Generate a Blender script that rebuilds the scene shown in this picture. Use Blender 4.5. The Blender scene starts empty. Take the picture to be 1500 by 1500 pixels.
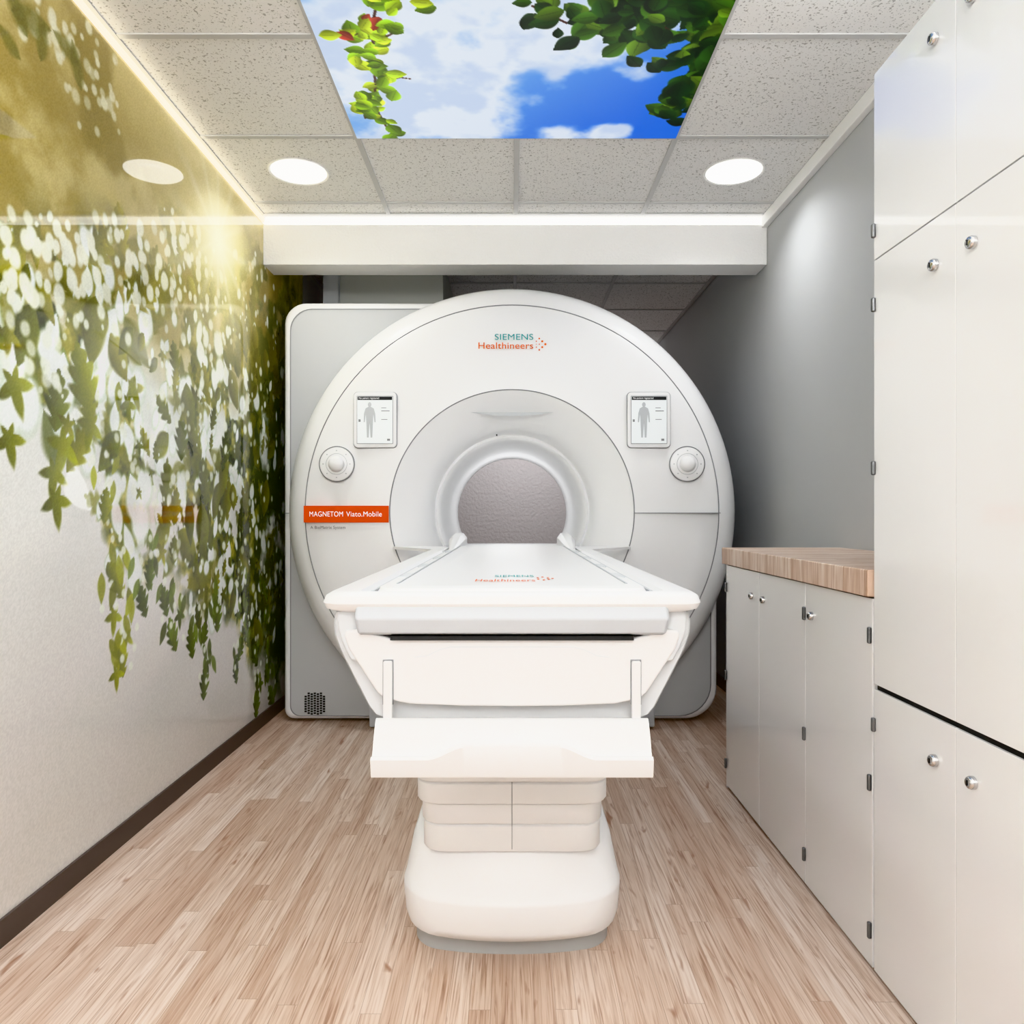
import bpy, bmesh, math, random
import numpy as np
from mathutils import Vector
random.seed(7); rng=np.random.default_rng(11)
scene=bpy.context.scene
COL=scene.collection
H=1.05; F=1108.0; CEIL=2.55
XL=-1.25; XR=1.28

# ------------------------------------------------------------ helpers
def lin(c):
    return tuple(((v/12.92) if v<=0.04045 else ((v+0.055)/1.055)**2.4) for v in c)
def hx(s):
    s=s.lstrip('#'); return lin(tuple(int(s[i:i+2],16)/255 for i in (0,2,4)))
def mat(name,col,rough=.5,metal=0,coat=0,emit=0,bump=0,bscale=200,spec=.5,emcol=None,coatr=.05):
    m=bpy.data.materials.new(name); m.use_nodes=True
    nt=m.node_tree; b=nt.nodes['Principled BSDF']
    c=hx(col) if isinstance(col,str) else col
    b.inputs['Base Color'].default_value=(*c,1)
    b.inputs['Roughness'].default_value=rough; b.inputs['Metallic'].default_value=metal
    b.inputs['Coat Weight'].default_value=coat; b.inputs['Coat Roughness'].default_value=coatr
    b.inputs['Specular IOR Level'].default_value=spec
    if emit:
        b.inputs['Emission Color'].default_value=(*(hx(emcol) if emcol else c),1)
        b.inputs['Emission Strength'].default_value=emit
    if bump:
        n=nt.nodes.new('ShaderNodeTexNoise'); n.inputs['Scale'].default_value=bscale
        n.inputs['Detail'].default_value=4
        tc=nt.nodes.new('ShaderNodeTexCoord'); nt.links.new(tc.outputs['Object'],n.inputs['Vector'])
        bp=nt.nodes.new('ShaderNodeBump'); bp.inputs['Strength'].default_value=bump
        bp.inputs['Distance'].default_value=.01
        nt.links.new(n.outputs['Fac'],bp.inputs['Height']); nt.links.new(bp.outputs['Normal'],b.inputs['Normal'])
    return m
def empty(name,loc=(0,0,0)):
    e=bpy.data.objects.new(name,None); COL.objects.link(e); e.location=loc
    e.empty_display_size=.1
    return e
def mk(name,verts,faces,m,parent=None,smooth=False,bevel=0,seg=3,ang=30):
    me=bpy.data.meshes.new(name); me.from_pydata([tuple(v) for v in verts],[],faces)
    bm=bmesh.new(); bm.from_mesh(me); bmesh.ops.recalc_face_normals(bm,faces=bm.faces); bm.to_mesh(me); bm.free()
    o=bpy.data.objects.new(name,me); COL.objects.link(o)
    if m: me.materials.append(m)
    if bevel:
        md=o.modifiers.new('bevel','BEVEL'); md.width=bevel; md.segments=seg; md.limit_method='ANGLE'; md.angle_limit=math.radians(ang)
        smooth=True
    if smooth:
        for p in me.polygons: p.use_smooth=True
        try: me.set_sharp_from_angle(angle=math.radians(40))
        except Exception: pass
        if bevel:
            w=o.modifiers.new('wn','WEIGHTED_NORMAL'); w.keep_sharp=False
    if parent:
        o.parent=parent
        o.location=(-parent.location[0],-parent.location[1],-parent.location[2])
    return o
def box(name,x0,x1,y0,y1,z0,z1,m,parent=None,bevel=0,seg=3):
    v=[(x,y,z) for x in (x0,x1) for y in (y0,y1) for z in (z0,z1)]
    f=[(0,1,3,2),(4,6,7,5),(0,4,5,1),(2,3,7,6),(0,2,6,4),(1,5,7,3)]
    return mk(name,v,f,m,parent,bevel=bevel,seg=seg)
def boxes(name,L,m,parent=None,bevel=0):
    V=[];Fc=[]
    for (x0,x1,y0,y1,z0,z1) in L:
        b=len(V)
        V+=[(x,y,z) for x in (x0,x1) for y in (y0,y1) for z in (z0,z1)]
        Fc+=[tuple(i+b for i in t) for t in [(0,1,3,2),(4,6,7,5),(0,4,5,1),(2,3,7,6),(0,2,6,4),(1,5,7,3)]]
    return mk(name,V,Fc,m,parent,bevel=bevel)
def loft(name,rings,m,parent=None,cap=True,smooth=True,closed=False,bevel=0,ang=30):
    n=len(rings[0]); V=[p for r in rings for p in r]; Fc=[]
    R=len(rings)
    for i in range(R-1 if not closed else R):
        j=(i+1)%R
        for k in range(n):
            k2=(k+1)%n
            Fc.append((i*n+k,i*n+k2,j*n+k2,j*n+k))
    if cap and not closed:
        Fc.append(tuple(range(n))); Fc.append(tuple((R-1)*n+k for k in range(n)))
    return mk(name,V,Fc,m,parent,smooth=smooth,bevel=bevel,ang=ang)
def revolve(name,prof,cx,cz,m,parent=None,seg=160,zmin=None,closed=False):
    rings=[]
    for (r,y) in prof:
        ring=[]
        for k in range(seg):
            a=2*math.pi*k/seg
            z=cz+r*math.sin(a)
            if zmin is not None: z=max(z,zmin)
            ring.append((cx+r*math.cos(a),y,z))
        rings.append(ring)
    return loft(name,rings,m,parent,cap=False,closed=closed)
def ring_line(name,cx,y,cz,R,t,m,parent,seg=160,zmin=None):
    prof=[(R+t*math.cos(a),y+t*math.sin(a)) for a in [i*math.pi/3 for i in range(6)]]
    return revolve(name,prof,cx,cz,m,parent,seg,zmin=zmin,closed=True)
def extrude_xz(name,pts,y0,y1,m,parent=None,bevel=0,seg=3):
    n=len(pts)
    V=[(x,y0,z) for x,z in pts]+[(x,y1,z) for x,z in pts]
    Fc=[tuple(range(n)),tuple(range(n,2*n))]+[(i,(i+1)%n,n+(i+1)%n,n+i) for i in range(n)]
    return mk(name,V,Fc,m,parent,bevel=bevel,seg=seg,smooth=True)
def drill(o,cx,cz,r,y0,y1):
    seg=96; rings=[[(cx+r*math.cos(2*math.pi*k/seg),y,cz+r*math.sin(2*math.pi*k/seg)) for k in range(seg)] for y in (y0,y1)]
    c=loft('cutter_tmp',rings,None,None,smooth=False)
    par=o.parent; loc=o.location.copy(); o.parent=None; o.location=(0,0,0)
    md=o.modifiers.new('bore','BOOLEAN'); md.operation='DIFFERENCE'; md.object=c; md.solver='EXACT'
    bpy.context.view_layer.update()
    dg=bpy.context.evaluated_depsgraph_get(); me=bpy.data.meshes.new_from_object(o.evaluated_get(dg))
    o.modifiers.clear(); o.data=me; o.parent=par; o.location=loc
    bpy.data.objects.remove(c)
def rrect(x0,x1,z0,z1,r,n=6):
    P=[]
    for cx,cz,a in ((x1-r,z1-r,0),(x0+r,z1-r,90),(x0+r,z0+r,180),(x1-r,z0+r,270)):
        for i in range(n+1):
            t=math.radians(a+90*i/n); P.append((cx+r*math.cos(t),cz+r*math.sin(t)))
    return P
def text(name,body,x0,x1,y,z,h,m,parent,flat=False,bold=0):
    cu=bpy.data.curves.new(name,'FONT'); cu.body=body; cu.size=1; cu.extrude=.0; cu.offset=bold; cu.space_character=1.04; cu.materials.append(m)
    o=bpy.data.objects.new(name,cu); COL.objects.link(o)
    bpy.context.view_layer.update()
    dg=bpy.context.evaluated_depsgraph_get(); me=bpy.data.meshes.new_from_object(o.evaluated_get(dg))
    co=np.array([v.co[:] for v in me.vertices]); mn=co.min(0); mx=co.max(0)
    bpy.data.objects.remove(o)
    o=bpy.data.objects.new(name,me); COL.objects.link(o)
    caph=.69
    for v in me.vertices:
        u=x0+(v.co.x-mn[0])/(mx[0]-mn[0])*(x1-x0); w=v.co.y/caph*h
        v.co=(u,y+w,z) if flat else (u,y,z+w)
    if not me.materials: me.materials.append(m)
    else: me.materials[0]=m
    o.parent=parent; o.location=(-parent.location[0],-parent.location[1],-parent.location[2])
    return o

# ------------------------------------------------------------ numpy art
def vnoise(u,v,seed):
    r=np.random.default_rng(seed); G=r.random((257,257))
    G[256,:]=G[0,:]; G[:,256]=G[:,0]
    u=u%256; v=v%256
    i=np.floor(u).astype(int); j=np.floor(v).astype(int); a=u-i; b=v-j
    a=a*a*(3-2*a); b=b*b*(3-2*b)
    return (G[i,j]*(1-a)+G[i+1,j]*a)*(1-b)+(G[i,j+1]*(1-a)+G[i+1,j+1]*a)*b
def fbm(u,v,seed,o=5):
    s=0;t=0;A=1
    for k in range(o):
        s=s+A*vnoise(u*2**k+13*k,v*2**k+7*k,seed+k); t+=A; A*=.5
    return s/t
def sst(x,a,b):
    t=np.clip((x-a)/(b-a),0,1); return t*t*(3-2*t)
class Canvas:
    def __init__(s,u0,u1,v0,v1,step):
        s.nu=int(round((u1-u0)/step))+1; s.nv=int(round((v1-v0)/step))+1
        s.u=np.linspace(u0,u1,s.nu); s.v=np.linspace(v0,v1,s.nv)
        s.U,s.V=np.meshgrid(s.u,s.v,indexing='ij'); s.C=np.zeros((s.nu,s.nv,3)); s.step=step
    def blend(s,mask,col): s.C=s.C*(1-mask[...,None])+np.array(col)*mask[...,None]
    def stamp(s,cu,cv,R,col,alpha=1,soft=.25,kind='disc',ang=0,asp=.45,veins=0):
        i0=max(0,int((cu-R-s.u[0])/s.step)-1); i1=min(s.nu,int((cu+R-s.u[0])/s.step)+3)
        j0=max(0,int((cv-R-s.v[0])/s.step)-1); j1=min(s.nv,int((cv+R-s.v[0])/s.step)+3)
        if i1<=i0 or j1<=j0: return
        du=s.U[i0:i1,j0:j1]-cu; dv=s.V[i0:i1,j0:j1]-cv
        ca,sa=math.cos(ang),math.sin(ang)
        p=(du*ca+dv*sa)/R; q=(-du*sa+dv*ca)/R
        if kind=='disc': d=np.sqrt(p*p+q*q)
        elif kind=='ell': d=np.sqrt(p*p+(q/asp)**2)
        elif kind=='leaf':
            w=asp*np.clip(1-p*p,0.0001,1)*(1-.3*p); d=np.abs(q)/w; d=np.where(np.abs(p)>=1,9,d)
        elif kind=='maple':
            # pointed five-lobed leaf, longer towards its tip
            th=np.arctan2(q,p); tri=np.abs(((th*5/(2*math.pi))%1)-.5)*2
            pr=(.40+.60*tri**1.3)*(.72+.28*np.cos(th)); d=np.sqrt(p*p+q*q)/pr
        elif kind=='oak':
            w=asp*np.clip(1-p*p,0.0001,1)*(.55+.6*np.abs(np.cos(p*6.5+1.2*np.abs(q)*4))); d=np.abs(q)/w; d=np.where(np.abs(p)>=1,9,d)
        a=(np.clip((1-d)/soft,0,1)*alpha)[...,None]
        cc=np.array(col)*(1+veins*(np.clip(q*1.5,-1,1)))[...,None] if veins else np.array(col)
        s.C[i0:i1,j0:j1]=s.C[i0:i1,j0:j1]*(1-a)+cc*a
    def mesh(s,name,m,fn,parent=None):
        nu,nv=s.nu,s.nv
        co=np.stack(fn(s.U,s.V),-1).reshape(-1,3).astype(np.float32)
        idx=np.arange(nu*nv).reshape(nu,nv)
        q=np.stack([idx[:-1,:-1],idx[1:,:-1],idx[1:,1:],idx[:-1,1:]],-1).reshape(-1,4)
        me=bpy.data.meshes.new(name); me.vertices.add(len(co)); me.vertices.foreach_set('co',co.ravel())
        me.loops.add(q.size); me.loops.foreach_set('vertex_index',q.ravel().astype(np.int32))
        me.polygons.add(len(q)); me.polygons.foreach_set('loop_start',(np.arange(len(q))*4).astype(np.int32))
        try: me.polygons.foreach_set('loop_total',np.full(len(q),4,dtype=np.int32))
        except Exception: pass
        me.update(calc_edges=True); me.validate()
        at=me.color_attributes.new('art','FLOAT_COLOR','POINT')
        c=np.clip(s.C,0,1); c=np.where(c<=.04045,c/12.92,((c+.055)/1.055)**2.4)
        rgba=np.concatenate([c.reshape(-1,3),np.ones((nu*nv,1))],1).astype(np.float32)
        at.data.foreach_set('color',rgba.ravel())
        me.materials.append(m); o=bpy.data.objects.new(name,me); COL.objects.link(o)
        if parent: o.parent=parent
        return o

# ------------------------------------------------------------ materials
white=mat('shell_white','#ebebeb',.38,coat=.2,coatr=.2)
borem=mat('bore_white_matte','#f0f0f0',.65,spec=.25)
white2=mat('shell_white_satin','#e8e8e7',.45)
trayw=mat('tray_white','#e2e2e2',.45,spec=.3)
greyp=mat('panel_grey','#b8babb',.45)
greyl=mat('panel_light_grey','#b8bbbe',.45,spec=.3)
greyh=mat('hull_grey','#cbced0',.45,spec=.35)
seam=mat('seam_grey','#87888a',.6)
dark=mat('dark_gap','#1b1d1f',.6)
orange=mat('label_orange','#d94a0a',.5,spec=.2)
teal=mat('logo_teal','#009a9a',.5,spec=.2)
org2=mat('logo_orange','#e06608',.5,spec=.2)
txtw=mat('label_white','#ffffff',.5,emit=.2)
txtg=mat('text_grey','#555555',.5)
chrome=mat('chrome','#c8c8c8',.18,metal=1)
hingem=mat('hinge_steel','#77797b',.35,metal=.8)
door=mat('cabinet_gloss_white','#f0f0ef',.25,coat=.9,coatr=.03)
carc=mat('cabinet_carcass','#a3a19d',.6)
plaster=mat('beam_plaster','#f2f2f1',.7,bump=.35,bscale=90)
wallgrey=mat('wall_grey_paint','#b8babb',.75,bump=.06,bscale=250)
wallback=mat('wall_back_vinyl','#b3adad',.7,bump=.9,bscale=40)
wallplain=mat('wall_offwhite','#e6e5e3',.4,bump=.03,bscale=300)
base=mat('baseboard_brown','#5a514c',.55)
trimw=mat('trim_white','#ececea',.5)
tbar=mat('ceiling_tbar','#c6c6c5',.5)
led=mat('led_strip','#fff4d8',.5,emit=3)
ledw=mat('led_strip_cool','#ffffff',.5,emit=2)
lampm=mat('lamp_diffuser','#ffffff',.5,emit=3)
ductm=mat('duct_grey','#b4b6b1',.6)
darkgrey=mat('plinth_grey','#adaead',.5)

def nodes(m): return m.node_tree, m.node_tree.nodes, m.node_tree.links
tile=mat('ceiling_mineral_tile','#dcdbd8',.85)
nt,N,L=nodes(tile); b=N['Principled BSDF']
tc=N.new('ShaderNodeTexCoord')
def speck(scale,thr,jit):
    n=N.new('ShaderNodeTexNoise'); n.inputs['Scale'].default_value=scale; n.inputs['Detail'].default_value=1.5
    L.new(tc.outputs['Object'],n.inputs['Vector'])
    r=N.new('ShaderNodeValToRGB'); r.color_ramp.elements[0].position=thr; r.color_ramp.elements[1].position=thr+.035
    r.color_ramp.elements[0].color=(0,0,0,1)
    L.new(n.outputs['Fac'],r.inputs['Fac']); return r
s1=speck(95,.330,0); s2=speck(190,.320,0)
mul=N.new('ShaderNodeMath'); mul.operation='MINIMUM'; L.new(s1.outputs['Color'],mul.inputs[0]); L.new(s2.outputs['Color'],mul.inputs[1])
mx=N.new('ShaderNodeMix'); mx.data_type='RGBA'; mx.inputs['A'].default_value=(*hx('#b2b0ac'),1); mx.inputs['B'].default_value=(*hx('#eae9e7'),1)
L.new(mul.outputs[0],mx.inputs['Factor']); L.new(mx.outputs['Result'],b.inputs['Base Color'])
# floor: random-offset planks running along Y
fl=mat('floor_oak_plank','#d0b29c',.36); nt,N,L=nodes(fl); b=N['Principled BSDF']
def M(op,a,bb=None,c=None):
    n=N.new('ShaderNodeMath'); n.operation=op
    for i,v in enumerate((a,bb,c)):
        if v is None: continue
        if isinstance(v,(int,float)): n.inputs[i].default_value=v
        else: L.new(v,n.inputs[i])
    return n.outputs[0]
tc=N.new('ShaderNodeTexCoord'); sp=N.new('ShaderNodeSeparateXYZ'); L.new(tc.outputs['Object'],sp.inputs[0])
PW,PL=.046,.95
rx=M('DIVIDE',sp.outputs['X'],PW); row=M('FLOOR',rx); fx=M('FRACT',rx)
wn=N.new('ShaderNodeTexWhiteNoise'); wn.noise_dimensions='1D'; L.new(row,wn.inputs['W'])
uy=M('ADD',M('DIVIDE',sp.outputs['Y'],PL),M('MULTIPLY',wn.outputs['Value'],17.3)); col_=M('FLOOR',uy); fy=M('FRACT',uy)
cbn=N.new('ShaderNodeCombineXYZ'); L.new(row,cbn.inputs['X']); L.new(col_,cbn.inputs['Y'])
w2=N.new('ShaderNodeTexWhiteNoise'); w2.noise_dimensions='2D'; L.new(cbn.outputs[0],w2.inputs['Vector'])
rp=N.new('ShaderNodeValToRGB'); L.new(w2.outputs['Value'],rp.inputs['Fac'])
e=rp.color_ramp.elements; e[0].position=0; e[0].color=(*hx('#cab09d'),1); e[1].position=1; e[1].color=(*hx('#e4d4c7'),1)
x=rp.color_ramp.elements.new(.5); x.color=(*hx('#d8c3b2'),1)
off=M('MULTIPLY',w2.outputs['Value'],53)
def grain(sx,sy,det,dist):
    c=N.new('ShaderNodeCombineXYZ'); L.new(M('MULTIPLY',sp.outputs['X'],sx),c.inputs['X']); L.new(M('MULTIPLY',sp.outputs['Y'],sy),c.inputs['Y']); L.new(off,c.inputs['Z'])
    n=N.new('ShaderNodeTexNoise'); n.inputs['Scale'].default_value=1; n.inputs['Detail'].default_value=det; n.inputs['Distortion'].default_value=dist
    L.new(c.outputs[0],n.inputs['Vector']); return n.outputs['Fac']
ng=grain(120,3.5,6,1.4)
rg=N.new('ShaderNodeValToRGB'); L.new(ng,rg.inputs['Fac'])
e=rg.color_ramp.elements; e[0].position=.28; e[0].color=(*hx('#a9866c'),1); e[1].position=.60; e[1].color=(1,1,1,1)
x=rg.color_ramp.elements.new(.44); x.color=(*hx('#e7dbd1'),1)
mm=N.new('ShaderNodeMix'); mm.data_type='RGBA'; mm.blend_type='MULTIPLY'; mm.inputs['Factor'].default_value=.8
L.new(rp.outputs['Color'],mm.inputs['A']); L.new(rg.outputs['Color'],mm.inputs['B'])
nk=grain(34,7,2,.6)
rk=N.new('ShaderNodeValToRGB'); L.new(nk,rk.inputs['Fac'])
e=rk.color_ramp.elements; e[0].position=.65; e[0].color=(0,0,0,1); e[1].position=.77; e[1].color=(1,1,1,1)
mk2=N.new('ShaderNodeMix'); mk2.data_type='RGBA'; L.new(rk.outputs['Color'],mk2.inputs['Factor']); L.new(mm.outputs['Result'],mk2.inputs['A']); mk2.inputs['B'].default_value=(*hx('#a0775d'),1)
gap=M('MAXIMUM',M('LESS_THAN',fx,.035),M('LESS_THAN',fy,.002))
mo=N.new('ShaderNodeMix'); mo.data_type='RGBA'; L.new(M('MULTIPLY',gap,.6),mo.inputs['Factor']); L.new(mk2.outputs['Result'],mo.inputs['A']); mo.inputs['B'].default_value=(*hx('#a08571'),1)
L.new(mo.outputs['Result'],b.inputs['Base Color'])
# countertop
ct=mat('counter_butcher_block','#c9a583',.4); nt,N,L=nodes(ct); b=N['Principled BSDF']
tc=N.new('ShaderNodeTexCoord'); sp=N.new('ShaderNodeSeparateXYZ'); L.new(tc.outputs['Object'],sp.inputs[0])
rw=M('FLOOR',M('DIVIDE',sp.outputs['Y'],.022))
w1=N.new('ShaderNodeTexWhiteNoise'); w1.noise_dimensions='1D'; L.new(rw,w1.inputs['W'])
cl_=M('FLOOR',M('ADD',M('DIVIDE',sp.outputs['X'],.16),M('MULTIPLY',w1.outputs['Value'],9)))
cc=N.new('ShaderNodeCombineXYZ'); L.new(rw,cc.inputs['X']); L.new(cl_,cc.inputs['Y'])
w3=N.new('ShaderNodeTexWhiteNoise'); w3.noise_dimensions='2D'; L.new(cc.outputs[0],w3.inputs['Vector'])
r0=N.new('ShaderNodeValToRGB'); L.new(w3.outputs['Value'],r0.inputs['Fac'])
e=r0.color_ramp.elements; e[0].color=(*hx('#cfb49f'),1); e[1].color=(*hx('#eadbce'),1)
x=r0.color_ramp.elements.new(.5); x.color=(*hx('#dfcaba'),1)
n=N.new('ShaderNodeTexNoise'); n.inputs['Scale'].default_value=30; n.inputs['Detail'].default_value=5
mp=N.new('ShaderNodeMapping'); mp.inputs['Scale'].default_value=(.3,5,.3); L.new(tc.outputs['Object'],mp.inputs[0]); L.new(mp.outputs[0],n.inputs['Vector'])
r=N.new('ShaderNodeValToRGB'); L.new(n.outputs['Fac'],r.inputs['Fac']); r.color_ramp.elements[0].position=.35; r.color_ramp.elements[0].color=(*hx('#cbb09b'),1); r.color_ramp.elements[1].position=.6; r.color_ramp.elements[1].color=(1,1,1,1)
m2=N.new('ShaderNodeMix'); m2.data_type='RGBA'; m2.blend_type='MULTIPLY'; m2.inputs['Factor'].default_value=.7
L.new(r0.outputs['Color'],m2.inputs['A']); L.new(r.outputs['Color'],m2.inputs['B']); L.new(m2.outputs['Result'],b.inputs['Base Color'])
# art materials
mural_m=mat('mural_print_gloss','#ffffff',.6,coat=1.0,coatr=.02,spec=.1); nt,N,L=nodes(mural_m)
N['Principled BSDF'].inputs['Coat IOR'].default_value=1.65
a=N.new('ShaderNodeVertexColor'); a.layer_name='art'; L.new(a.outputs['Color'],N['Principled BSDF'].inputs['Base Color'])
sky_m=mat('backlit_sky_print','#000000',.3); nt,N,L=nodes(sky_m); b=N['Principled BSDF']
a=N.new('ShaderNodeVertexColor'); a.layer_name='art'; L.new(a.outputs['Color'],b.inputs['Emission Color']); b.inputs['Emission Strength'].default_value=.95

# ------------------------------------------------------------ room shell
Y0=-1.3; Y1=6.9
box('floor',XL-.1,XR+.1,Y0,Y1,-.1,0,fl)
box('ceiling',XL-.1,XR+.1,Y0,Y1,CEIL,CEIL+.1,tile)
box('wall_left',XL-.1,XL,Y0,Y1,0,CEIL,wallplain)
box('wall_right',XR,XR+.1,Y0,Y1,0,CEIL,wallgrey)
box('wall_back',XL,XR,Y1,Y1+.1,0,CEIL,wallback)
box('wall_front',XL,XR,Y0-.1,Y0,0,CEIL,wallplain)
box('baseboard_left',XL,XL+.012,Y0,Y1,0,.068,base)
box('baseboard_right',XR-.012,XR,2.96,Y1,0,.068,base)
box('trim_1',XR-.03,XR,Y0,3.79,CEIL-.06,CEIL-.002,trimw,bevel=.004)
GX=[-1.243,-.613,.019,.648,1.262]; GY=[3.621-.63*i for i in range(8)]+[3.76]+[4.25+.63*i for i in range(5)]
PX0,PX1,PY0,PY1=-.613,.648,1.10,2.994
L_=[]
w=.011
for x in GX:
    if x==.019:
        L_.append((x-w,x+w,Y0,PY0,CEIL-.006,CEIL-.0005)); L_.append((x-w,x+w,PY1,3.76,CEIL-.006,CEIL-.0005)); L_.append((x-w,x+w,3.97,Y1,CEIL-.006,CEIL-.0005))
    else:
        L_.append((x-w,x+w,Y0,3.76,CEIL-.006,CEIL-.0005)); L_.append((x-w,x+w,3.97,Y1,CEIL-.006,CEIL-.0005))
for y in GY:
    if PY0+.02<y<PY1-.02:
        L_.append((XL+.02,PX0,y-w,y+w,CEIL-.0055,CEIL-.0005)); L_.append((PX1,XR-.03,y-w,y+w,CEIL-.0055,CEIL-.0005))
    else: L_.append((XL+.02,XR-.03,y-w,y+w,CEIL-.0055,CEIL-.0005))
boxes('trim_2',L_,tbar)
box('ceiling_beam',XL+.001,XR-.001,3.79,3.96,2.307,2.508,plaster,bevel=.004)
box('cove_light_strip',XL+.01,XR-.01,3.80,3.90,2.512,2.546,ledw)
box('wall_wash_light_strip',XL,XL+.012,Y0,3.78,2.515,2.535,led)

# ------------------------------------------------------------ mural
def W(px,py):
    y=1.25*F/(750-px); return y, 1.05+(755-py)*1.25/(750-px)
cv=Canvas(.9,4.5,.068,2.512,.004)
U,V=cv.U,cv.V
def ramp(x,pts):
    xs=[p[0] for p in pts]; return np.stack([np.interp(x,xs,[p[1][k] for p in pts]) for k in range(3)],-1)
n1=fbm(U*2.2,V*2.2,1); n2=fbm(U*5,V*5,20); n3=fbm(U*16,V*16,40); n4=fbm(U*9,V*9,60)
vv=V+(n1-.5)*.35
cv.C=ramp(vv,[(.1,(.87,.855,.83)),(.6,(.90,.89,.875)),(1.0,(.93,.93,.91)),(1.5,(.94,.96,.93)),(1.62,(.83,.81,.67)),(1.76,(.67,.61,.34)),(2.05,(.57,.49,.20)),(2.3,(.64,.56,.28)),(2.5,(.78,.71,.44))])
topm=sst(V,1.70,1.95)
cv.blend(topm*sst(fbm(U*4,V*2.5,77),.45,.62)*.6,(.45,.38,.11))
cv.blend(topm*sst(fbm(U*3,V*3,177),.5,.66)*.6,(.88,.82,.58))
lo=[W(*p) for p in [(0,590),(50,640),(105,660),(130,740),(170,880),(225,830),(300,920),(335,900),(375,980),(411,1030)]]
ly=[p[0] for p in lo]; lz=[p[1] for p in lo]
hi=[W(*p) for p in [(0,330),(120,340),(250,320),(330,370),(411,390)]]
hy=[p[0] for p in hi]; hz=[p[1] for p in hi]
LO=np.interp(U,ly,lz); HI=np.interp(U,hy,hz)
reg=sst(V-LO+(n2-.5)*.6,0,.22)*(1-sst(V-HI+(n1-.5)*.2,-.1,.2))
right=sst(U,2.3,3.7); upg=sst(V,1.45,1.85)
gmask=reg*sst(n2+.09*right+.07*upg,.50,.56)
greens=ramp(np.clip((n3-.5)*2.4+.5-.2*right,0,1),[(0,(.19,.23,.06)),(.4,(.36,.38,.10)),(.65,(.54,.53,.17)),(1,(.80,.75,.36))])
greens=greens*(1-upg[...,None]*.5)+np.array((.52,.45,.14))*upg[...,None]*.5
cv.C=cv.C*(1-gmask[...,None])+greens*gmask[...,None]
dk=sst(U,3.5,4.0)*sst(V-LO,-.02,.1)*(1-sst(V,2.0,2.3))*.9
cv.blend(dk*sst(n2,.25,.45),(.16,.21,.07))
def pick_region(k,ext=.0,top=0):
    out=[]
    while len(out)<k:
        u=rng.uniform(.95,4.3); v=rng.uniform(.4,2.1)
        l=np.interp(u,ly,lz)-ext; h=np.interp(u,hy,hz)+top
        if l<v<h: out.append((u,v,l,h))
    return out
def leafcol(u,v):
    t=rng.random(); r_=float(np.interp(u,[2.4,4.0],[0,1])); g_=float(np.interp(v,[1.4,1.9],[0,1]))
    c=np.array((.58,.57,.16))*(1-t)+np.array((.31,.35,.08))*t
    c=c*(1-.5*g_)+np.array((.54,.47,.14))*.5*g_
    return c*(1-.36*r_)
KINDS=['maple','oak','leaf','oak','leaf']
for (u,v,l,h) in pick_region(170,.0):
    cv.stamp(u,v,rng.uniform(.05,.12),leafcol(u,v),.75,.5,rng.choice(KINDS),rng.uniform(0,6.28),.55)
ops=[]
for (u,v,l,h) in pick_region(400):
    if u>3.5 and rng.random()<.6: continue
    frac=(v-l)/(h-l)
    R=rng.uniform(.022,.075)*(1.2 if u<2.6 else .8)*(1.0 if frac<.75 else .6)
    ops.append((u,v,R,'ell' if rng.random()<.7 else 'leaf',rng.uniform(1.0,2.1),rng.uniform(.5,.9)))
for (u,v,R,k,A,s_) in ops: cv.stamp(u,v,R*1.12+.004,(.56,.70,.48),.35,.35,k,A,s_)
for (u,v,R,k,A,s_) in ops: cv.stamp(u,v,R,(.965,.985,.97),.98,.3,k,A,s_)
for (u,v,l,h) in pick_region(190,.0):
    R=rng.uniform(.025,.11); cv.stamp(u,v,R,leafcol(u,v),.95,.25,rng.choice(KINDS),rng.uniform(-2.6,-.6),rng.uniform(.45,.75),veins=.35)
for k in range(560):
    u=rng.uniform(1.0,4.1); l=np.interp(u,ly,lz); h=np.interp(u,hy,hz)
    v=rng.uniform(l+.1,h+.04); R=rng.uniform(.007,.03)
    cv.stamp(u,v,R,(.95,.97,.91),rng.uniform(.6,.98),.4,'ell',rng.uniform(.9,2.2),rng.uniform(.7,1))
for k in range(80):
    u,v=W(rng.uniform(0,310),rng.uniform(330,440)); R=rng.uniform(.018,.036)
    cv.stamp(u,v,R,(.96,.97,.90),.93,.3,'ell',1.57,.85)
for k in range(60):
    t=rng.random(); u,v=W(60+90*t+rng.normal(0,18),10+150*t+rng.normal(0,25)); R=rng.uniform(.01,.028)
    cv.stamp(u,v,R,(.93,.93,.82),rng.uniform(.5,.9),.4,'disc')
for (px,py) in [(20,10),(45,30),(60,60),(95,70),(110,95),(10,60)]:
    u,v=W(px,py); cv.stamp(u,v,rng.uniform(.05,.09),(.38,.37,.10),.7,.6,'leaf',rng.uniform(0,3),.6)
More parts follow.
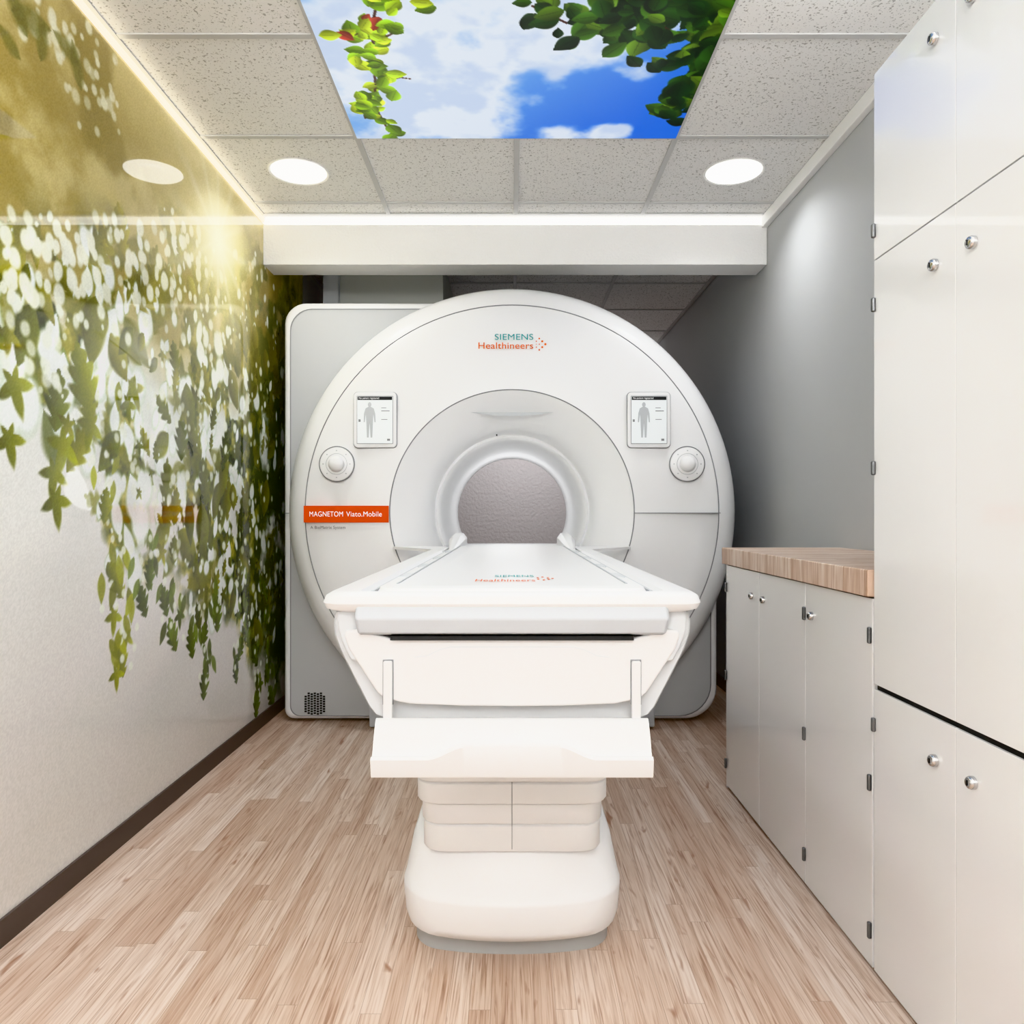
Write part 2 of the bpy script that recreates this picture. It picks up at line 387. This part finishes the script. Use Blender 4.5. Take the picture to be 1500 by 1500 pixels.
for (px,py) in [(20,560),(75,690),(80,730),(95,650),(130,620),(185,590),(120,560),(10,640),(150,740),(172,850),(168,900),(185,930),(178,965),(168,985),(205,880),(215,840),(240,880),(250,930),(262,900),(280,940),(300,930),(300,970),(296,1000),(318,900),(345,900),(350,950),(345,985),(362,930),(375,960),(380,1000),(375,1030),(392,985),(395,1020),(360,880),(390,900),(385,860)]:
    u,v=W(px+rng.uniform(-3,3),py)
    R=rng.uniform(.055,.08)*(1 if px>130 else 1.5)
    c=np.array((.50,.52,.10)) if px<200 else np.array((.29,.35,.09))
    cv.stamp(u,v,R,c*rng.uniform(.85,1.15),.95,.2,'maple' if rng.random()<(.3 if px>130 else .8) else 'oak',rng.uniform(-2.2,-.9),.65,veins=.35)
    if px>130:
        for q in range(3):
            cv.stamp(u+rng.normal(0,.04),v+rng.uniform(0,.14),R*.65,c*rng.uniform(.8,1.5),.85,.3,'leaf',rng.uniform(-2.2,-.9),.5)
            cv.stamp(u+rng.normal(0,.05),v+rng.uniform(0,.14),.017,(.96,.98,.92),.85,.35)
cv.C*= (1+.25*(n4-.5)*reg)[...,None]
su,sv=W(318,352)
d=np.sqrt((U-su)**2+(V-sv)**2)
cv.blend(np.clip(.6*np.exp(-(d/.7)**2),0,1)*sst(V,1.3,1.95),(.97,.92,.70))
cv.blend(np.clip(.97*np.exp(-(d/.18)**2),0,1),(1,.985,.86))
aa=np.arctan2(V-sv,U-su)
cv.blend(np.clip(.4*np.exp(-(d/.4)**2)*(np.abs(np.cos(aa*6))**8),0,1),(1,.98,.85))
g=.06*(rng.random(cv.C.shape[:2])-.5); cv.C+=g[...,None]
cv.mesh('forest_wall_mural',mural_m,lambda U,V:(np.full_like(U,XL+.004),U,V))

# ------------------------------------------------------------ sky ceiling panel
def S(px,py):
    return (px-750)*1.5/(755-py), 1.5*F/(755-py)
sk=Canvas(PX0,PX1,PY0,PY1,.0033)
U,V=sk.U,sk.V
n1=fbm(U*2.2+25,V*2.2+11,101,6); n2=fbm(U*7+40,V*7+9,131,5)
sk.C=ramp(sst(U*.55+(V-2.4)*.5,-.3,.55),[(0,(.50,.68,.88)),(.5,(.34,.57,.88)),(1,(.14,.40,.84))])
fld=np.full_like(U,.35)
for px,py,r,s_ in [(620,140,.32,.8),(700,90,.20,.3),(560,60,.3,.5),(880,192,.09,1.0),(815,196,.08,.8),(915,186,.06,.6),(690,180,.16,.6),(860,60,.2,.5),(740,30,.2,.25),(950,110,.06,.35)]:
    a_,b_=S(px,py); fld+=s_*np.exp(-((U-a_)**2+(V-b_)**2)/r**2)
for px,py,r,s_ in [(940,150,.17,.75),(785,110,.09,.75),(990,120,.15,.5),(860,140,.12,.5),(700,45,.10,.45),(640,60,.08,.35)]:
    a_,b_=S(px,py); fld-=s_*np.exp(-((U-a_)**2+(V-b_)**2)/r**2)
cm=sst(fld+1.1*(n1-.5)+1.5*(n2-.5),.15,.80)
sk.blend(cm*.93,(.92,.94,.97))
sk.blend(cm*sst(n2,.42,.64)*.5,(.64,.73,.87))
def sprig(pts,cols,R,dens,spread,asp=.55):
    P=[S(*p) for p in pts]
    for i in range(len(P)-1):
        (a0,b0),(a1,b1)=P[i],P[i+1]; k=max(2,int(math.hypot(a1-a0,b1-b0)/.012))
        for t in np.linspace(0,1,k*2):
            sk.stamp(a0+(a1-a0)*t,b0+(b1-b0)*t,.006,(.25,.13,.10),.9,.3)
        for j in range(int(k*dens)):
            t=rng.random(); c=np.array(cols[rng.integers(len(cols))])*rng.uniform(.85,1.1)
            x=a0+(a1-a0)*t+rng.normal(0,spread); y=b0+(b1-b0)*t+rng.normal(0,spread)
            A=rng.uniform(0,6.28); r_=R*rng.uniform(.6,1.25)
            sk.stamp(x,y,r_,c,1,.15,'leaf',A,asp,veins=.4); sk.stamp(x,y,r_*.9,c*.7,.8,.3,'leaf',A,.06)
yg=[(.62,.75,.10),(.50,.66,.10),(.72,.80,.15),(.38,.52,.08)]
dg_=[(.08,.17,.06),(.12,.24,.07),(.20,.34,.08),(.07,.14,.07),(.30,.42,.10)]
sprig([(560,-40),(548,20),(545,70),(550,120),(548,150),(570,190)],yg,.038,.75,.032,.75)
sprig([(500,50),(530,45),(548,20)],[(.55,.2,.15),(.6,.7,.15),(.65,.72,.15)],.030,.9,.014,.75)
sprig([(550,120),(585,110),(600,112)],yg,.034,.9,.012,.75)
sprig([(548,60),(575,45),(580,30)],yg,.032,.9,.012,.75)
sprig([(548,150),(530,140),(535,170)],yg,.032,.8,.012,.75)
sprig([(620,-20),(625,5)],yg,.035,.9,.012,.7)
sprig([(780,5),(830,30),(900,20),(960,-5),(1010,15)],dg_,.042,1.3,.04,.7)
sprig([(840,-60),(950,-60),(1090,-60)],dg_,.045,2.6,.10,.7)
sprig([(900,20),(930,60),(960,30),(1000,50),(1060,30)],dg_,.042,1.3,.035,.7)
sprig([(1000,-20),(1060,20),(1075,50),(1040,80)],dg_,.044,1.8,.04,.7)
sprig([(1060,40),(1040,90),(1000,80),(965,100)],dg_,.044,1.2,.022,.7)
sprig([(1050,60),(1030,110),(1000,150),(965,155)],dg_,.048,1.5,.022,.75)
sprig([(1000,115),(975,165),(985,170)],dg_,.048,1.2,.014,.75)
sk.mesh('sky_image_ceiling_light',sky_m,lambda U,V:(U,V,np.full_like(U,CEIL-.008)))

# ------------------------------------------------------------ lights
NEU=(.975,.985,1)
def downlight(x,y,pw):
    e=empty('ceiling_downlight',(x,y,CEIL))
    prof=[(.116,0),(.122,-.004),(.128,-.006),(.132,-.001)]
    seg=48; rings=[[(x+r*math.cos(2*math.pi*k/seg),y+r*math.sin(2*math.pi*k/seg),CEIL-.001+dz) for k in range(seg)] for r,dz in prof]
    loft('trim_ring',rings,trimw,e,cap=False)
    mk('diffuser',[(x+.118*math.cos(2*math.pi*k/seg),y+.118*math.sin(2*math.pi*k/seg),CEIL-.004) for k in range(seg)],[tuple(range(seg))],lampm,e)
    ld=bpy.data.lights.new('downlight_lamp','AREA'); ld.shape='DISK'; ld.size=.2; ld.energy=pw; ld.color=NEU; ld.spread=math.radians(135)
    o=bpy.data.objects.new('lamp',ld); COL.objects.link(o); o.parent=e; o.location=(0,0,-.012)
for x,y,p in [(-.929,3.297,4.5),(.967,3.297,3.5),(-.929,1.4,4),(.967,1.4,4),(-.6,-.4,3),(.6,-.4,3)]:
    downlight(x,y,p)
def area(name,loc,rot,sx,sy,pw,col=NEU):
    ld=bpy.data.lights.new(name,'AREA'); ld.shape='RECTANGLE'; ld.size=sx; ld.size_y=sy; ld.energy=pw; ld.color=col
    o=bpy.data.objects.new(name,ld); COL.objects.link(o); o.location=loc; o.rotation_euler=rot; return o
area('cabinet_top_fill',(1.08,.45,2.09),(math.pi,math.radians(-12),0),.25,2.2,22)  # unseen lamp added above the cabinets to brighten the ceiling
area('ceiling_bounce_fill',(0,-1.15,1.9),(math.radians(160),0,0),1.8,.2,38)  # added fill behind the camera, aimed up to lift the ceiling
area('front_wall_bounce_fill',(0,-.75,2.45),(math.radians(-55),0,0),2.0,.15,50)  # added out of view; the wall it washes acts as soft frontal fill
area('rear_wall_fill',(0.1,5.9,1.9),(math.radians(60),0,0),.8,.3,13)  # added lamp hidden by the scanner, brightens the wall seen through the bore

# ------------------------------------------------------------ MRI scanner
mri=empty('mri_scanner',(0,4.4,0)); CZ=1.067
def outline(ins):
    P=[]
    xl=-1.16+ins; xr=1.045-ins; zt=2.133-ins; zb=.012+ins*.6; r=.11; R=1.075-ins
    def arc(cx,cz,r,a0,a1,n=8):
        for i in range(n+1):
            t=math.radians(a0+(a1-a0)*i/n); P.append((cx+r*math.cos(t),cz+r*math.sin(t)))
    arc(xl+.05,zb+.05,.05,270,180); arc(xl+r,zt-r,r,180,90)
    a0=180-math.degrees(math.asin((zt-CZ)/R))
    a1=math.degrees(math.acos(xr/R))
    arc(0,CZ,R,a0,a1,40)
    arc(xr-.16,zb+.16,.16,0,-90)
    return P
hs=extrude_xz('magnet_housing',outline(0),3.84,5.35,white,mri,bevel=.03,seg=4)
drill(hs,0,CZ,.395,3.5,5.6)
def band(name,o1,o2,y,m):
    n=len(o1); V=[(x,y,z) for x,z in o1]+[(x,y,z) for x,z in o2]
    return mk(name,V,[(i,(i+1)%n,n+(i+1)%n,n+i) for i in range(n)],m,mri)
sp_=extrude_xz('side_panel',outline(.038),3.832,3.842,greyp,mri)
drill(sp_,0,CZ,.395,3.5,5.6)
band('side_panel_seam',outline(.036),outline(.041),3.8305,seam)
prof=[(1.04,3.90),(1.085,3.87),(1.105,3.82),(1.108,3.775),(1.100,3.735),(1.080,3.695),(1.050,3.665),(1.02,3.648),(.995,3.64)]
revolve('front_cover_rim',prof,0,CZ,white,mri,zmin=.012)
prof=[(.995,3.64),(.985,3.634),(.9,3.625),(.75,3.616),(.6,3.61),(.585,3.611)]
revolve('front_cover_face',prof,0,CZ,white,mri,zmin=.012)
prof=[(.585,3.611),(.575,3.616),(.55,3.635),(.50,3.67),(.45,3.71),(.42,3.745),(.40,3.785),(.393,3.815),(.389,3.822),(.384,3.820),(.377,3.815),(.368,3.822),(.359,3.845),(.353,3.88),(.348,3.94),(.345,4.02),(.343,4.5),(.343,4.72),(.348,4.85),(.36,5.05),(.375,5.2),(.39,5.35)]
bore=revolve('bore_funnel',prof,0,CZ,borem,mri)
ring_line('rim_seam',0,3.639,CZ,.995,.0028,seam,mri,zmin=.0)
ring_line('face_seam',0,3.611,CZ,.584,.0028,seam,mri)
boxes('cover_seams',[(.586,.995,3.607,3.64,1.060,1.0635),(-1.155,-1.105,3.83,3.85,1.060,1.063)],seam,mri)
box('front_skirt',-.70,.70,3.70,3.86,.012,.45,greyl,mri,bevel=.01)
n=24; V=[(-.2+.4*i/n,3.630,1.545) for i in range(n+1)]+[(-.2+.4*i/n,3.634,1.545-.018*(1-(-1+2*i/n)**2)) for i in range(n+1)]
mk('funnel_recess',V,[(i,i+1,n+2+i,n+1+i) for i in range(n)],greyh,mri)
ys_=3.600
text('logo_text_1','SIEMENS',-.082,.101,ys_+.005,1.05+(755-498)/307,.028,teal,mri)
text('logo_text_2','Healthineers',-.16,.101,ys_+.005,1.05+(755-511)/307,.030,org2,mri,bold=.006)
dv_=[];df_=[]
for (dx,dz,r) in [(.0,.014,.003),(.0,.0,.002),(.0,-.014,.003),(.014,.027,.004),(.014,.0,.003),(.014,-.027,.004),(.028,.014,.005),(.028,-.014,.005),(.043,.0,.0055)]:
    b0=len(dv_)
    for k in range(10):
        dv_.append((.116+dx+r*math.cos(k*.6283),ys_+.005,1.866+dz+r*math.sin(k*.6283)))
    df_.append(tuple(range(b0,b0+10)))
mk('logo_dots',dv_,df_,org2,mri)
box('label_plate',-.993,-.588,3.606,3.630,1.016,1.096,orange,mri)
text('label_text_1','MAGNETOM',-.965,-.805,3.603,1.045,.024,txtw,mri)
text('label_text_2','Viato.Mobile',-.79,-.62,3.603,1.045,.024,txtw,mri)
text('label_text_3','A BioMatrix System',-.962,-.795,3.608,.986,.014,txtg,mri)
scr=mat('screen_lit','#dfe3e4',.2,emit=.25); figm=mat('screen_figure_grey','#b4b8ba',.5,emit=.1)
for s in (-1,1):
    cx=s*.652; cz=1.505
    extrude_xz('touch_display_frame',rrect(cx-.102,cx+.102,cz-.132,cz+.132,.02),3.600,3.625,white,mri,bevel=.004)
    extrude_xz('touch_display_gasket',rrect(cx-.1045,cx+.1045,cz-.1345,cz+.1345,.021),3.609,3.622,seam,mri)
    box('touch_display_screen',cx-.084,cx+.084,3.5975,3.602,cz-.112,cz+.112,scr,mri)
    boxes('touch_display_bezel',[(cx-.0860,cx-.084,3.5965,3.602,cz-.114,cz+.114),(cx+.084,cx+.086,3.5965,3.602,cz-.114,cz+.114),(cx-.086,cx+.086,3.5965,3.602,cz-.114,cz-.112),(cx-.086,cx+.086,3.5965,3.602,cz+.112,cz+.114)],seam,mri)
    box('touch_display_header',cx-.082,cx+.082,3.596,3.5977,cz+.094,cz+.110,dark,mri)
    text('display_header_text','No patient registered',cx-.076,cx+.02,3.5955,cz+.099,.008,txtw,mri)
    fx=cx-.025
    hd=[(fx+.009*math.cos(t*.5236),3.5965,cz+.072+.012*math.sin(t*.5236)) for t in range(12)]
    mk('display_figure_head',hd,[tuple(range(12))],figm,mri)
    yb=3.5963
    P=[(-.006,.062),(.006,.062),(.020,.054),(.027,.03),(.029,-.012),(.023,-.012),(.018,.025),(.016,-.01),(.013,-.085),(.004,-.085),(0,-.015),(-.004,-.085),(-.013,-.085),(-.016,-.01),(-.018,.025),(-.023,-.012),(-.029,-.012),(-.027,.03),(-.020,.054)]
    mk('display_figure_body',[(fx+a,yb,cz+b_) for a,b_ in P],[tuple(range(len(P)))],figm,mri)
    boxes('display_buttons',[(cx+.03,cx+.07,3.5963,3.5977,cz+.04,cz+.044),(cx+.03,cx+.055,3.5963,3.5977,cz+.055,cz+.058),(cx+.03,cx+.06,3.5963,3.5977,cz,cz+.003),(cx+.058,cx+.072,3.5963,3.5977,cz-.1,cz-.090),(cx-.078,cx-.068,3.5963,3.5977,cz-.01,cz+.002)],seam,mri)
    dx=s*.836; dz=1.295
    revolve('control_dial_base',[(.0,3.603),(.072,3.603),(.080,3.606),(.083,3.614),(.083,3.635)],dx,dz,white,mri,seg=48)
    ring_line('control_dial_ring',dx,3.610,dz,.084,.0022,seam,mri,seg=48)
    ring_line('control_dial_ring_inner',dx,3.603,dz,.050,.0012,greyp,mri,seg=48)
    revolve('control_dial_knob',[(0,3.572),(.024,3.574),(.034,3.582),(.038,3.595),(.038,3.605)],dx,dz,white,mri,seg=32)
    tk=[]
    for a in range(0,360,45):
        px_=dx+.064*math.cos(math.radians(a)); pz_=dz+.064*math.sin(math.radians(a)); tk.append((px_-.003,px_+.003,3.6018,3.604,pz_-.0025,pz_+.0025))
    boxes('control_dial_marks',tk,greyp,mri)
vl=[]
for i in range(7):
    for j in range(9):
        if (i in(0,6)) and (j in(0,8)): continue
        vx=-1.045+i*.0155; vz=.045+j*.0125+(.004 if i%2 else 0); vl.append((vx-.0055,vx+.0055,3.829,3.833,vz-.004,vz+.004))
boxes('vent_grille',vl,dark,mri)
box('status_led',-.077,-.071,3.66,3.69,1.437,1.443,dark,mri)
dc=empty('quench_duct',(0,4.8,0))
box('duct_body',-1.02,-.40,4.4,5.2,2.135,CEIL-.008,ductm,dc,bevel=.005)
box('duct_flange',-1.09,-1.0,4.36,5.2,2.135,CEIL-.008,greyl,dc,bevel=.004)
ld=bpy.data.lights.new('bore_fill','POINT'); ld.energy=1.6; ld.shadow_soft_size=.15; ld.color=NEU  # added point fill without a fixture, brightens the bore lip and tunnel
o=bpy.data.objects.new('bore_fill',ld); COL.objects.link(o); o.parent=mri; o.location=(0,4.5-4.4,CZ+.16)

# ------------------------------------------------------------ patient table
pt=empty('patient_table',(0,2.2,0))
def plan(hw,y0,y1,r,z,n=6,rb=None,bulge=0):
    rb=r if rb is None else rb; P=[]
    for ci,(cx,cy,a,rr) in enumerate(((hw-r,y0+r,-90,r),(hw-rb,y1-rb,0,rb),(-hw+rb,y1-rb,90,rb),(-hw+r,y0+r,180,r))):
        for i in range(n+1):
            t=math.radians(a+90*i/n); P.append((cx+rr*math.cos(t),cy+rr*math.sin(t),z))
    if bulge:
        m_=11
        for i in range(1,m_):
            x=-hw+r+(2*hw-2*r)*i/m_; P.append((x,y0,z))
        P=[(x,y-bulge*max(0,1-(abs(x)/hw)**2.2) if y<y0+r*1.01 else y,zz) for x,y,zz in P]
    return P
rings=[plan(.350,1.47,3.56,.04,.862),plan(.366,1.455,3.565,.045,.868),plan(.372,1.448,3.57,.05,.880),plan(.368,1.452,3.57,.05,.893),plan(.356,1.46,3.57,.045,.900),
       plan(.300,1.475,3.57,.03,.902),plan(.292,1.482,3.57,.03,.893)]
loft('table_deck',rings,white,pt)
rings=[plan(.268,1.50,3.84,.04,.885),plan(.272,1.495,3.845,.045,.897),plan(.268,1.50,3.84,.045,.905),plan(.235,1.53,3.81,.04,.909),plan(.205,1.56,3.80,.04,.903)]
loft('sliding_board',rings,white,pt)
boxes('board_rails',[(-.283,-.277,1.52,3.5,.893,.899),(.277,.283,1.52,3.5,.893,.899),(-.238,-.234,1.56,3.8,.905,.911),(.234,.238,1.56,3.8,.905,.911)],greyl,pt)
notch=[]
for s in (-1,1):
    for y in (1.75,2.1,2.5,2.95,3.4):
        a,b_=sorted((s*.244,s*.262)); notch.append((a,b_,y,y+.12,.904,.9085))
boxes('accessory_slots',notch,greyh,pt)
text('table_logo_1','SIEMENS',-.041,.052,1.79,.9045,.06,teal,pt,flat=True)
text('table_logo_2','Healthineers',-.082,.052,1.67,.9045,.06,org2,pt,flat=True)
tb=[(.060+dx*1.2-.0025,.060+dx*1.2+.0025,1.75+dz*2-.006,1.75+dz*2+.006,.9042,.9048) for dx,dz in [(0,.01),(0,-.01),(.01,.02),(.01,-.02),(.02,.01),(.02,-.01),(.028,0)]]
boxes('table_logo_dots',tb,org2,pt)
for s in (-1,1):
    rings=[]
    for y,h,wd in [(3.30,.0,.014),(3.45,.02,.026),(3.60,.048,.038),(3.78,.056,.038),(3.82,.050,.034)]:
        c=s*.262
        rings.append([(c-wd,y,.895),(c+wd,y,.895),(c+wd,y,.905+h*.6),(c+wd*.5,y,.907+h),(c-wd*.5,y,.907+h),(c-wd,y,.905+h*.6)])
    loft('bore_rail_guard',rings,white,pt,bevel=.003)
    P=[(s*.29,3.2,.899),(s*.36,3.35,.901),(s*.56,3.56,.903),(s*.56,3.595,.903),(s*.29,3.595,.903)]
    V=P+[(x,y,z-.012) for x,y,z in P]
    mk('docking_wing',V,[(0,1,2,3,4),(5,6,7,8,9)]+[(i,(i+1)%5,5+(i+1)%5,5+i) for i in range(5)],white,pt)
HP=[(.335,.866),(.352,.858),(.3555,.84),(.3535,.815),(.345,.79),(.335,.768),(.285,.672),(.272,.656),(.25,.648)]
def hring(y,sx,dz=0,zl=0):
    P=[(-x*sx,z+dz) for x,z in HP]+[(x*sx,z+dz) for x,z in HP[::-1]]
    return [(x,y,z-(zl if z<.70 else 0)) for x,z in P]
rings=[hring(1.498,.985,0),hring(1.502,.996),hring(1.52,1.0),hring(1.8,1.0),hring(3.55,1.0,0,.04)]
loft('table_hull',rings,greyh,pt)
for s in (-1,1):
    pr=[(.294,.889),(.320,.888),(.336,.878),(.343,.855),(.340,.825),(.330,.795),(.315,.765),(.294,.765)]
    extrude_xz('side_cheek',[(s*a,b_) for a,b_ in pr],1.476,1.53,greyh,pt,bevel=.006)
prof=[(1.475,.893),(1.457,.888),(1.442,.852),(1.450,.824),(1.47,.818),(1.55,.818),(1.55,.89)]
rings=[]
for x,k in ((-.302,.0),(-.297,1),(.297,1),(.302,.0)):
    rings.append([(x*(1.0 if z>.84 else .985),y if k else y+.006,z) for y,z in prof])
loft('nose_panel',rings,greyl,pt,bevel=.003)
box('grip_slot',-.235,.235,1.458,1.5,.809,.8175,dark,pt)
P=[(-.325,.826),(-.300,.829),(-.24,.812),(.24,.812),(.300,.829),(.325,.826),(.327,.815),(.318,.79),(.262,.705),(.245,.692),(.20,.683),(.1,.679),(0,.678),(-.1,.679),(-.20,.683),(-.245,.692),(-.262,.705),(-.318,.79),(-.327,.815)]
extrude_xz('foot_end_shield',P,1.470,1.54,white,pt,bevel=.006)
P=[(-.19,.775),(-.165,.778),(-.14,.790),(-.12,.795),(.12,.795),(.14,.790),(.165,.778),(.19,.775),(.19,.7735),(.165,.7765),(.14,.7885),(.12,.7935),(-.12,.7935),(-.14,.7885),(-.165,.7765),(-.19,.7735)]
extrude_xz('shield_crease',P,1.4692,1.471,greyh,pt)
for s in (-1,1):
    c=s*.2405
    box('tray_bracket_slot',c-.0105,c+.0105,1.467,1.472,.683,.770,seam,pt)
    box('tray_bracket',c-.0085,c+.0085,1.460,1.476,.62,.768,white,pt,bevel=.003)
# foot tray
xs=np.linspace(-.262,.262,73); rings=[]
for x in xs:
    a=abs(x); k=float(1-sst(np.array(a),.085,.160))
    P=[(1.475,.652),(1.468,.657),(1.458,.659),(1.450,.655),(1.430,.625),(1.420,.604),(1.413,.597+.010*k),(1.409,.601+.024*k),(1.403,.602+.026*k),(1.398,.597+.024*k),(1.402,.568),(1.405,.563),(1.412,.562),(1.44,.595),(1.47,.635)]
    rings.append([(x,y,z) for y,z in P])
loft('foot_tray',rings,trayw,pt)
def colm(name,hw,y0,z0,z1,m=white2):
    loft(name,[plan(hw-.004,y0+.004,2.65,.05,z0),plan(hw,y0,2.655,.055,z0+.005),plan(hw,y0,2.655,.055,z1-.004),plan(hw-.004,y0+.004,2.65,.05,z1)],m,pt)
colm('column_stage_1',.214,1.785,.255,.320)
colm('column_stage_2',.217,1.782,.3215,.372)
colm('column_stage_3',.227,1.768,.374,.425)
colm('column_stage_4',.232,1.764,.427,.66)
boxes('column_centre_seam',[(-.0008,.0008,1.7845,1.80,.262,.32),(-.0008,.0008,1.7815,1.80,.322,.372),(-.0008,.0008,1.7675,1.80,.376,.425)],seam,pt)
rings=[plan(.240,1.85,2.9,.06,.0,bulge=.04),plan(.240,1.85,2.9,.06,.052,bulge=.04)]
loft('base_plinth',rings,darkgrey,pt)
rings=[plan(.245,1.84,2.91,.07,.048,bulge=.05),plan(.257,1.815,2.92,.08,.058,bulge=.055),plan(.264,1.805,2.93,.09,.080,bulge=.06),plan(.269,1.80,2.93,.09,.145,bulge=.06),plan(.269,1.802,2.93,.09,.152,bulge=.06),plan(.266,1.808,2.93,.09,.160,bulge=.058),
       plan(.258,1.83,2.92,.09,.20,bulge=.052),plan(.250,1.846,2.91,.09,.245,bulge=.046),plan(.244,1.852,2.91,.09,.256,bulge=.044),plan(.232,1.87,2.90,.08,.260,bulge=.04)]
loft('base_cover',rings,white,pt)

# ------------------------------------------------------------ cabinets
FX=.83
def lock(y,z,par):
    prof=[(0,-.012),(.008,-.012),(.0105,-.010),(.012,-.006),(.012,0)]
    seg=24; rings=[[(FX-.001+dx,y+max(r,.0005)*math.cos(2*math.pi*k/seg),z+max(r,.0005)*math.sin(2*math.pi*k/seg)) for k in range(seg)] for r,dx in prof]
    loft('cam_lock',rings,chrome,par)
    box('cam_lock_keyway',FX-.0145,FX-.0125,y-.001,y+.001,z-.005,z+.005,dark,par)
def hinge(y,z,par,h=.019):
    box('hinge',FX-.009,FX-.0002,y-.005,y+.005,z-h,z+h,hingem,par,bevel=.003)
tall=empty('tall_storage_cabinet',(1.05,.6,0))
box('carcass',FX+.019,XR-.001,-.8,1.733,.001,2.06,carc,tall)
edge=[]
ds=[1.735,1.415,1.095,.775,.455,.135,-.185,-.505,-.8]
for i in range(len(ds)-1):
    for z0,z1 in ((.008,.652),(.664,1.6325),(1.6355,2.06)):
        edge.append((FX,FX+.018,ds[i+1]+.0009,ds[i]-.0009,z0,z1))
boxes('doors',edge,door,tall,bevel=.001)
box('side_panel',FX+.018,XR-.001,1.7335,1.7345,.001,2.06,door,tall)
box('drawer_shadow_gap',FX+.006,FX+.02,-.8,1.73,.652,.664,dark,tall)
for yy in (1.481,1.358,.84,.72):
    for z in (1.54,1.983,.57): lock(yy,z,tall)
for z in (1.70,1.531,1.158,.572): hinge(1.7285,z,tall,.016)
low=empty('base_storage_cabinet',(1.05,2.3,0))
box('carcass',FX+.019,XR-.001,1.741,2.915,.001,.861,carc,low)
ds=[2.92,2.54,2.14,1.741]
boxes('doors',[(FX,FX+.018,ds[i+1]+.0012,ds[i]-.0012,.008,.858) for i in range(3)],door,low,bevel=.001)
box('end_panel',FX+.0,XR-.001,2.9155,2.93,.001,.861,door,low)
box('countertop',FX-.012,XR-.001,1.741,2.95,.862,.925,ct,low,bevel=.003)
for yy in (2.61,2.49,2.09): lock(yy,.772,low)
for z in (.773,.433,.092):
    hinge(2.14,z,low); hinge(1.748,z,low); hinge(2.925,z,low)

# ------------------------------------------------------------ camera / world
cam=bpy.data.cameras.new('camera'); co=bpy.data.objects.new('camera',cam); COL.objects.link(co)
co.location=(0,0,H); co.rotation_euler=(math.radians(90),0,0)
cam.sensor_width=36; cam.lens=F/1500*36; cam.shift_y=5/1500; cam.clip_start=.01
scene.camera=co
w=bpy.data.worlds.new('world'); scene.world=w; w.use_nodes=True
w.node_tree.nodes['Background'].inputs[0].default_value=(.8,.85,.9,1); w.node_tree.nodes['Background'].inputs[1].default_value=.3
try: scene.view_settings.view_transform='Khronos PBR Neutral'
except Exception: scene.view_settings.view_transform='Standard'
scene.view_settings.look='None'
scene.view_settings.exposure=.2
